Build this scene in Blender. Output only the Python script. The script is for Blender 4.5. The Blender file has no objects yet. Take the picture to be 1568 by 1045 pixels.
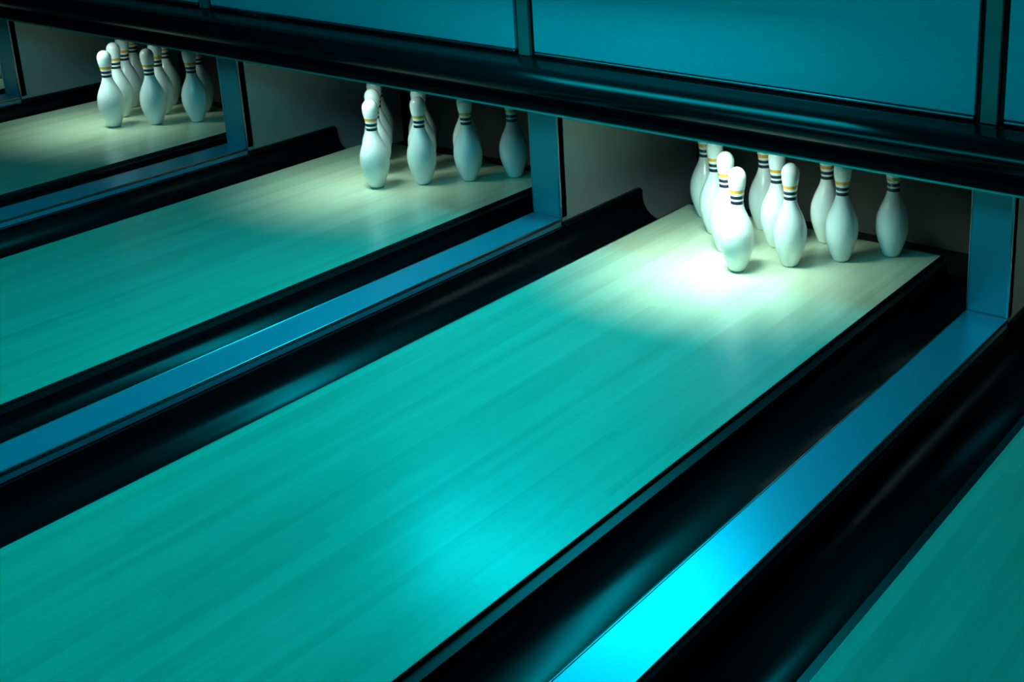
import bpy, bmesh, math
from mathutils import Vector, Matrix
sc=bpy.context.scene
try:
    sc.view_settings.view_transform='Standard'; sc.view_settings.look='None'
except Exception as e: print(e)
COL=sc.collection
# ---------------------------------------------------------------- materials
def new_mat(name):
    m=bpy.data.materials.new(name); m.use_nodes=True
    nt=m.node_tree; b=nt.nodes['Principled BSDF']; return m,nt,b
def simple(name,col,rough=.4,metal=0,coat=0,noise=.15,nscale=8,bump=0,spec=.5,rvar=.0,stretch=(1,1,1)):
    m,nt,b=new_mat(name); N=nt.nodes; L=nt.links
    tc=N.new('ShaderNodeTexCoord'); mp=N.new('ShaderNodeMapping'); mp.inputs['Scale'].default_value=stretch
    L.new(tc.outputs['Object'],mp.inputs[0])
    nz=N.new('ShaderNodeTexNoise'); nz.inputs['Scale'].default_value=nscale; nz.inputs['Detail'].default_value=5
    L.new(mp.outputs[0],nz.inputs['Vector'])
    r=N.new('ShaderNodeMix'); r.data_type='RGBA'
    r.inputs['A'].default_value=[c*(1-noise) for c in col]+[1]; r.inputs['B'].default_value=[min(1,c*(1+noise)) for c in col]+[1]
    L.new(nz.outputs['Fac'],r.inputs['Factor']); L.new(r.outputs['Result'],b.inputs['Base Color'])
    b.inputs['Roughness'].default_value=rough; b.inputs['Metallic'].default_value=metal
    b.inputs['Coat Weight'].default_value=coat; b.inputs['Coat Roughness'].default_value=.1
    b.inputs['Specular IOR Level'].default_value=spec
    if rvar:
        mr=N.new('ShaderNodeMapRange'); mr.inputs['To Min'].default_value=max(0,rough-rvar); mr.inputs['To Max'].default_value=rough+rvar
        L.new(nz.outputs['Fac'],mr.inputs['Value']); L.new(mr.outputs['Result'],b.inputs['Roughness'])
    return m
def lane_mat():
    m,nt,b=new_mat('maple_lane_boards'); N=nt.nodes; L=nt.links
    tc=N.new('ShaderNodeTexCoord'); sx=N.new('ShaderNodeSeparateXYZ'); L.new(tc.outputs['Object'],sx.inputs[0])
    d=N.new('ShaderNodeMath'); d.operation='DIVIDE'; d.inputs[1].default_value=.0285; L.new(sx.outputs['X'],d.inputs[0])
    fl=N.new('ShaderNodeMath'); fl.operation='FLOOR'; L.new(d.outputs[0],fl.inputs[0])
    wn0=N.new('ShaderNodeTexWhiteNoise'); wn0.noise_dimensions='1D'; L.new(fl.outputs[0],wn0.inputs['W'])
    ya=N.new('ShaderNodeMath'); ya.operation='MULTIPLY_ADD'; ya.inputs[1].default_value=.55; L.new(sx.outputs['Y'],ya.inputs[0])
    s10=N.new('ShaderNodeMath'); s10.operation='MULTIPLY'; s10.inputs[1].default_value=7; L.new(wn0.outputs['Value'],s10.inputs[0]); L.new(s10.outputs[0],ya.inputs[2])
    yf=N.new('ShaderNodeMath'); yf.operation='FLOOR'; L.new(ya.outputs[0],yf.inputs[0])
    cb=N.new('ShaderNodeCombineXYZ'); L.new(fl.outputs[0],cb.inputs[0]); L.new(yf.outputs[0],cb.inputs[1])
    wn=N.new('ShaderNodeTexWhiteNoise'); wn.noise_dimensions='3D'; L.new(cb.outputs[0],wn.inputs['Vector'])
    mp=N.new('ShaderNodeMapping'); mp.inputs['Scale'].default_value=(30,1.0,1); L.new(tc.outputs['Object'],mp.inputs[0])
    nz=N.new('ShaderNodeTexNoise'); nz.inputs['Scale'].default_value=1.6; nz.inputs['Detail'].default_value=8; nz.inputs['Roughness'].default_value=.6
    L.new(mp.outputs[0],nz.inputs['Vector'])
    mp2=N.new('ShaderNodeMapping'); mp2.inputs['Scale'].default_value=(5,.9,1); L.new(tc.outputs['Object'],mp2.inputs[0])
    nz2=N.new('ShaderNodeTexNoise'); nz2.inputs['Scale'].default_value=1.3; nz2.inputs['Detail'].default_value=3; L.new(mp2.outputs[0],nz2.inputs['Vector'])
    a1=N.new('ShaderNodeMath'); a1.operation='MULTIPLY_ADD'; a1.inputs[1].default_value=.2; L.new(wn.outputs['Value'],a1.inputs[0])
    a0=N.new('ShaderNodeMath'); a0.operation='MULTIPLY'; a0.inputs[1].default_value=.45; L.new(nz.outputs['Fac'],a0.inputs[0]); L.new(a0.outputs[0],a1.inputs[2])
    a2=N.new('ShaderNodeMath'); a2.operation='MULTIPLY_ADD'; a2.inputs[1].default_value=.55; L.new(nz2.outputs['Fac'],a2.inputs[0]); L.new(a1.outputs[0],a2.inputs[2])
    cr=N.new('ShaderNodeValToRGB'); L.new(a2.outputs[0],cr.inputs[0])
    cr.color_ramp.elements[0].position=.3; cr.color_ramp.elements[0].color=(.44,.49,.35,1)
    cr.color_ramp.elements[1].position=.95; cr.color_ramp.elements[1].color=(.70,.79,.59,1)
    L.new(cr.outputs[0],b.inputs['Base Color'])
    b.inputs['Roughness'].default_value=.4
    b.inputs['Specular IOR Level'].default_value=.55
    b.inputs['Coat Weight'].default_value=.5; b.inputs['Coat Roughness'].default_value=.22
    return m
def pin_mat():
    m,nt,b=new_mat('pin_plastic_with_neck_rings'); N=nt.nodes; L=nt.links
    tc=N.new('ShaderNodeTexCoord'); sx=N.new('ShaderNodeSeparateXYZ'); L.new(tc.outputs['Object'],sx.inputs[0])
    mr=N.new('ShaderNodeMapRange'); mr.inputs['From Min'].default_value=0; mr.inputs['From Max'].default_value=.381; L.new(sx.outputs['Z'],mr.inputs['Value'])
    cr=N.new('ShaderNodeValToRGB'); cr.color_ramp.interpolation='CONSTANT'; L.new(mr.outputs['Result'],cr.inputs[0])
    W=(.82,.88,.88,1); O=(.85,.36,.03,1); K=(.01,.012,.03,1)
    st=[(0,(.55,.52,.48,1)),(.012,W),(.655,K),(.685,W),(.705,K),(.735,W),(.762,O),(.795,W)]
    el=cr.color_ramp.elements
    el[0].position=0; el[0].color=st[0][1]; el[1].position=st[1][0]; el[1].color=st[1][1]
    for p,c in st[2:]:
        e=el.new(p); e.color=c
    L.new(cr.outputs[0],b.inputs['Base Color'])
    b.inputs['Roughness'].default_value=.3; b.inputs['Coat Weight'].default_value=.4; b.inputs['Coat Roughness'].default_value=.15
    return m
M_lane=lane_mat(); M_pin=pin_mat()
M_side=simple('lane_edge_dark',(.02,.02,.02),.4)
M_gut=simple('gutter_black_plastic',(.003,.004,.005),.27,coat=0,noise=.3,nscale=3,rvar=.05,spec=.22)
M_ledge=simple('gutter_ledge',(.012,.016,.02),.38,metal=.4)
M_strip=simple('divider_cap_blue_grey',(.16,.54,.72),.33,metal=.5,noise=.06,nscale=400)
M_edge=simple('aluminium_edge',(.45,.5,.55),.3,metal=1)
M_pillar=simple('pillar_brushed_teal',(.18,.46,.54),.35,metal=.3,noise=.12,nscale=3,stretch=(1,1,.3))
M_kick=simple('partition_grey',(.40,.42,.42),.55,noise=.15,nscale=5)
M_back=simple('pit_curtain_dark',(.18,.175,.165),.8,noise=.3,nscale=4)
M_beam=simple('beam_black_gloss',(.003,.006,.007),.2,coat=0,noise=.3,nscale=2,rvar=.05,stretch=(.6,1,1),spec=.2)
M_lip=simple('beam_lip_metal',(.85,.72,.64),.35,metal=.8)
M_panel=simple('masking_panel_teal',(.12,.50,.56),.48,noise=.14,nscale=1.2)
M_div=simple('panel_divider_grey',(.24,.24,.23),.4,metal=.3)
M_floor=simple('floor_dark',(.02,.02,.02),.7)
M_wall=simple('wall_dark',(.05,.06,.07),.8)
# ---------------------------------------------------------------- mesh helpers
def obj(name,bm,mats,loc=(0,0,0),smooth=False,bevel=0,parent=None):
    me=bpy.data.meshes.new(name); bmesh.ops.recalc_face_normals(bm,faces=bm.faces); bm.to_mesh(me); bm.free()
    for m in mats: me.materials.append(m)
    if smooth:
        for p in me.polygons: p.use_smooth=True
    o=bpy.data.objects.new(name,me); COL.objects.link(o); o.location=loc
    if bevel:
        md=o.modifiers.new('bevel','BEVEL'); md.width=bevel; md.segments=3; md.limit_method='ANGLE'; md.angle_limit=math.radians(40)
    if parent: o.parent=parent
    return o
def box(bm,x0,x1,y0,y1,z0,z1,mi=0):
    v=[bm.verts.new(p) for p in [(x0,y0,z0),(x1,y0,z0),(x1,y1,z0),(x0,y1,z0),(x0,y0,z1),(x1,y0,z1),(x1,y1,z1),(x0,y1,z1)]]
    for f in [(0,3,2,1),(4,5,6,7),(0,1,5,4),(1,2,6,5),(2,3,7,6),(3,0,4,7)]:
        fc=bm.faces.new([v[i] for i in f]); fc.material_index=mi
def prism(bm,prof,axis,a,b,mi=0,mfn=None):
    P=(lambda p,t:(p[0],t,p[1])) if axis=='y' else (lambda p,t:(t,p[0],p[1]))
    A=[bm.verts.new(P(p,a)) for p in prof]; B=[bm.verts.new(P(p,b)) for p in prof]; n=len(prof)
    for i in range(n):
        j=(i+1)%n; f=bm.faces.new([A[i],A[j],B[j],B[i]]); f.material_index=mfn(i) if mfn else mi
    f=bm.faces.new(A); f.material_index=mi; f=bm.faces.new(B[::-1]); f.material_index=mi
# ---------------------------------------------------------------- dimensions
PITCH=1.81; HW=.555; Y0=-6.0; Y1=.50
CX={k:.008+PITCH*k for k in (-3,-2,-1,0,1,2)}
CX[-1]=-1.794; CX[-2]=-3.623
for k,cx in CX.items():
    bm=bmesh.new()
    box(bm,-HW,HW,Y0,Y1,-.05,0,0)
    bm.normal_update()
    for f in bm.faces:
        if abs(f.normal.x)>.5 or f.normal.z<-.5: f.material_index=1
    box(bm,-HW,HW,Y1,Y1+.03,-.05,-.008,1)
    box(bm,-HW+.03,HW-.03,Y0,Y1,-.158,-.05,1)
    obj('bowling_lane',bm,[M_lane,M_side],(cx,0,0),bevel=.003)
def gutter(x0,x1,zl,zr,y0,y1,cx):
    n=14; t=.006
    r0=x0+.028 if zl<=0 else x0+.012; r1=x1-.028 if zr<=0 else x1-.012
    pts=[(x0+.001,zl if zl>0 else -.012)]
    pts.append((r0,zl if zl>0 else -.016))
    cxm=(r0+r1)/2; rx=(r1-r0)/2
    for i in range(n+1):
        a=math.pi*i/n
        x=cxm-rx*math.cos(a); s=math.sin(a)
        base=(zl if zl>0 else -.02)*(1-i/n)+(zr if zr>0 else -.02)*(i/n)
        pts.append((x,base-(.085+ (base+.02)*.6)*s**.8 if s>1e-6 else base-.003))
    pts.append((r1,zr if zr>0 else -.016)); pts.append((x1-.001,zr if zr>0 else -.012))
    lower=[(x,z-t-.004) for x,z in pts[::-1]]
    bm=bmesh.new()
    def mf(i): return 1 if (i in (0,) and zl<=0) or (zr<=0 and i==len(pts)-2) else 0
    prism(bm,pts+lower,'y',y0,y1,0,mf)
    o=obj('ball_gutter',bm,[M_gut,M_ledge],(cx,0,0))
    for p in o.data.polygons:
        if len(p.vertices)==4: p.use_smooth=True
    md=o.modifiers.new('es','EDGE_SPLIT'); md.split_angle=math.radians(35)
    return o
DX0,DX1,DZ=.858,1.0,.045
for k,cx in CX.items():
    nx=CX.get(k+1,cx+PITCH)
    gutter(HW+.002,DX0-.002,-1,.034,Y0,.48,cx)
    gutter(DX1+.002,(nx-cx)-HW-.002,.014,-1,Y0,.50,cx)
    bm=bmesh.new()
    box(bm,DX0,DX1,Y0,-.006,DZ-.03,DZ,0)
    box(bm,DX0+.02,DX1-.02,Y0,-.006,-.158,DZ-.03,1)
    box(bm,DX1-.004,DX1+.001,Y0,-.006,DZ-.012,DZ+.0015,2)
    box(bm,DX0-.001,DX0+.004,Y0,-.006,DZ-.012,DZ+.0015,2)
    obj('lane_divider',bm,[M_strip,M_gut,M_edge],(cx,0,0),bevel=.002)
    e=bpy.data.objects.new('pin_deck_partition',None); COL.objects.link(e); e.location=(cx,0,0)
    bm=bmesh.new(); box(bm,DX0+.004,DX1-.004,.03,.94,-.158,.80); obj('partition_panel',bm,[M_kick],bevel=.003,parent=e)
    bm=bmesh.new(); box(bm,DX0,DX1,.0,.03,-.158,.80,0)
    box(bm,DX1-.010,DX1,-.004,.03,DZ,.80,1); box(bm,DX0,DX0+.003,-.004,.03,DZ,.80,1)
    obj('pillar_front',bm,[M_pillar,M_edge],bevel=.002,parent=e)
    bm=bmesh.new()
    prism(bm,[(DX1-.003,.016),(DX1-.003,.032),(DX1+.014,.032),(DX1+.024,.026),(DX1+.026,.016)],'y',-.003,.49,0)
    obj('curb',bm,[M_gut],bevel=.003,parent=e)
# ---------------------------------------------------------------- pins
prof_in=[(0,1.015),(.12,1.13),(.75,1.414),(2.25,1.953),(3.375,2.255),(4.5,2.383),(5.875,2.282),(7.25,1.851),(8.625,1.237),(9.375,.982),(10,.9),(10.875,.935),(11.75,1.047),(12.625,1.203),(13.5,1.273)]
def catmull(P,n=5):
    out=[]
    for i in range(len(P)-1):
        p0=P[max(i-1,0)];p1=P[i];p2=P[i+1];p3=P[min(i+2,len(P)-1)]
        for j in range(n):
            t=j/n
            m1=(p2[1]-p0[1])/max(p2[0]-p0[0],1e-6)*(p2[0]-p1[0]); m2=(p3[1]-p1[1])/max(p3[0]-p1[0],1e-6)*(p2[0]-p1[0])
            h=p1[0]+(p2[0]-p1[0])*t
            r=(2*t**3-3*t**2+1)*p1[1]+(t**3-2*t**2+t)*m1+(-2*t**3+3*t**2)*p2[1]+(t**3-t**2)*m2
            out.append((h,r))
    out.append(P[-1]); return out
pf=catmull(prof_in)
for i in range(1,13):
    a=math.pi/2*i/12; pf.append((13.5+1.5*math.sin(a),1.273*math.cos(a)**.92 if i<12 else 0))
bm=bmesh.new(); NS=40; rings=[]
for h,r in pf[:-1]:
    rings.append([bm.verts.new((r*.0254*math.cos(2*math.pi*i/NS),r*.0254*math.sin(2*math.pi*i/NS),h*.0254)) for i in range(NS)])
for a,b2 in zip(rings,rings[1:]):
    for i in range(NS): bm.faces.new([a[i],a[(i+1)%NS],b2[(i+1)%NS],b2[i]])
top=bm.verts.new((0,0,15*.0254))
for i in range(NS): bm.faces.new([rings[-1][i],rings[-1][(i+1)%NS],top])
bm.faces.new(rings[0][::-1])
pin0=obj('bowling_pin',bm,[M_pin],smooth=True); pm=pin0.data
SX,SY=.135,.137
first=True
for k in (0,-1,-2,1,-3):
    for r in range(4):
        for j in range(r+1):
            x=CX[k]-.008+(-r+2*j)*SX; y=r*SY
            if first: o=pin0; first=False
            else:
                o=bpy.data.objects.new('bowling_pin',pm); COL.objects.link(o)
            o.location=(x,y,0.0002); o.rotation_euler[2]=(r*2.3+j*1.7+k)
# ---------------------------------------------------------------- masking unit
XL=CX[-3]-1.0; XR=CX[2]+1.1
PY=-.08; ZB=.69
prof=[(PY+.06,ZB),(PY-.012,ZB),(PY-.03,ZB-.004),(PY-.075,ZB-.012)]
for i in range(0,9):
    prof.append((PY-.095-.045*math.sin(math.radians(180*i/8)), ZB-.015-.115*i/8))
prof+=[(PY-.118,ZB-.138),(PY-.122,ZB-.158),(PY-.118,ZB-.164),(PY-.10,ZB-.160),(PY-.09,ZB-.10),(PY+.06,ZB-.09)]
bm=bmesh.new(); prism(bm,prof,'x',XL,XR,0)
box(bm,XL,XR,PY-.125,PY-.118,ZB-.168,ZB-.162,1)
beam=obj('masking_unit_beam',bm,[M_beam,M_lip])
for p in beam.data.polygons:
    if len(p.vertices)==4: p.use_smooth=True
md=beam.modifiers.new('es','EDGE_SPLIT'); md.split_angle=math.radians(40)
ZT=1.75
ks=sorted(CX)
cen=[CX[k]+.928 for k in ks]
cen=[cen[0]-PITCH]+cen
for a,b2 in zip(cen,cen[1:]):
    bm=bmesh.new(); box(bm,a+.046,b2-.046,PY,PY+.02,ZB+.02,ZT,0)
    box(bm,a+.046,b2-.046,PY-.004,PY+.02,ZB+.008,ZB+.017,1)
    obj('masking_panel',bm,[M_panel,M_edge],bevel=.004)
for a in cen[1:]:
    bm=bmesh.new(); box(bm,a-.044,a+.044,PY+.012,PY+.03,ZB+.002,ZT,1); box(bm,a-.026,a+.026,PY-.004,PY+.014,ZB+.002,ZT,0)
    obj('panel_divider',bm,[M_div,M_beam],bevel=.003)
# ---------------------------------------------------------------- room shell
def plainbox(name,x0,x1,y0,y1,z0,z1,m):
    bm=bmesh.new(); box(bm,x0,x1,y0,y1,z0,z1); return obj(name,bm,[m])
plainbox('floor',XL-.6,XR+.6,Y0-1,1.5,-.24,-.16,M_floor)
plainbox('wall_back',XL-.6,XR+.6,1.28,1.4,-.16,2.9,M_back)
plainbox('wall_left',XL-.7,XL-.6,Y0-1,1.5,-.16,2.9,M_wall)
plainbox('wall_right',XR+.6,XR+.7,Y0-1,1.5,-.16,2.9,M_wall)
plainbox('ceiling',XL-.6,XR+.6,Y0-1,1.5,2.9,3.0,M_wall)
plainbox('wall_upper_fascia',XL,XR,PY,PY+.1,ZT,2.9,M_wall)
for k,cx in CX.items():
    plainbox('pit_curtain',cx-HW-.24,cx+DX0-.003,.95,.97,-.158,.8,M_back)
# ---------------------------------------------------------------- lights with their fixtures
def area(name,loc,target,sx,sy,P,col):
    l=bpy.data.lights.new(name,'AREA'); l.shape='RECTANGLE'; l.size=sx; l.size_y=sy; l.energy=P; l.color=col
    o=bpy.data.objects.new(name,l); COL.objects.link(o); o.location=loc
    o.rotation_euler=(Vector(target)-Vector(loc)).to_track_quat('-Z','Y').to_euler(); return o
CY=(0.0,.66,.84)
def fixture(name,lo,sx,sy,d=.045):
    bm=bmesh.new(); box(bm,-sx/2-.02,sx/2+.02,-sy/2-.02,sy/2+.02,.006,d,0)
    for s in (-1,1):
        box(bm,s*(sx/2+.012)-.008,s*(sx/2+.012)+.008,-sy/2-.02,sy/2+.02,-.02,.006,0)
        box(bm,-sx/2-.02,sx/2+.02,s*(sy/2+.012)-.008,s*(sy/2+.012)+.008,-.02,.006,0)
    o=obj(name,bm,[M_wall],bevel=.003); o.location=lo.location; o.rotation_euler=lo.rotation_euler; return o
area('ceiling_cyan_light',(-.5,-3.2,2.75),(-.5,-.6,0),3.0,1.2,70,CY)
l2=area('masking_cyan_light',(-.5,-.42,1.30),(-.45,-1.6,0),1.5,.24,22,(0,.75,.92))
fixture('masking_light_fixture',l2,1.5,.24)
for k,P in ((0,4.4),(-1,1.8),(-2,1.6),(1,2),(-3,1.8)):
    o=area('pin_light',(CX[k]-.08,-.142,.558),(0,0,0),.32,.036,P,(.66,1,.86))
    o.rotation_euler=(math.radians(14),0,0); o.data.spread=math.radians(112)
w=bpy.data.worlds.new('world'); sc.world=w; w.use_nodes=True
w.node_tree.nodes['Background'].inputs[0].default_value=(.0,.05,.06,1); w.node_tree.nodes['Background'].inputs[1].default_value=.3
# ---------------------------------------------------------------- camera
R=Matrix(((0.85292,0.52204,-0.0017),(-0.15934,0.26344,0.95143),(0.49713,-0.81122,0.30787)))
cam=bpy.data.cameras.new('camera'); co=bpy.data.objects.new('camera',cam); COL.objects.link(co)
Rt=R.transposed()
q=Rt.to_quaternion(); q.normalize()
co.matrix_world=Matrix.Translation((2.277,-3.616,1.732))@q.to_matrix().to_4x4()
cam.sensor_width=36; cam.sensor_fit='HORIZONTAL'; cam.lens=2024.6/1600*36
cam.shift_x=-374.9/1600; cam.shift_y=-257.9/1600
cam.clip_start=.02
sc.camera=co
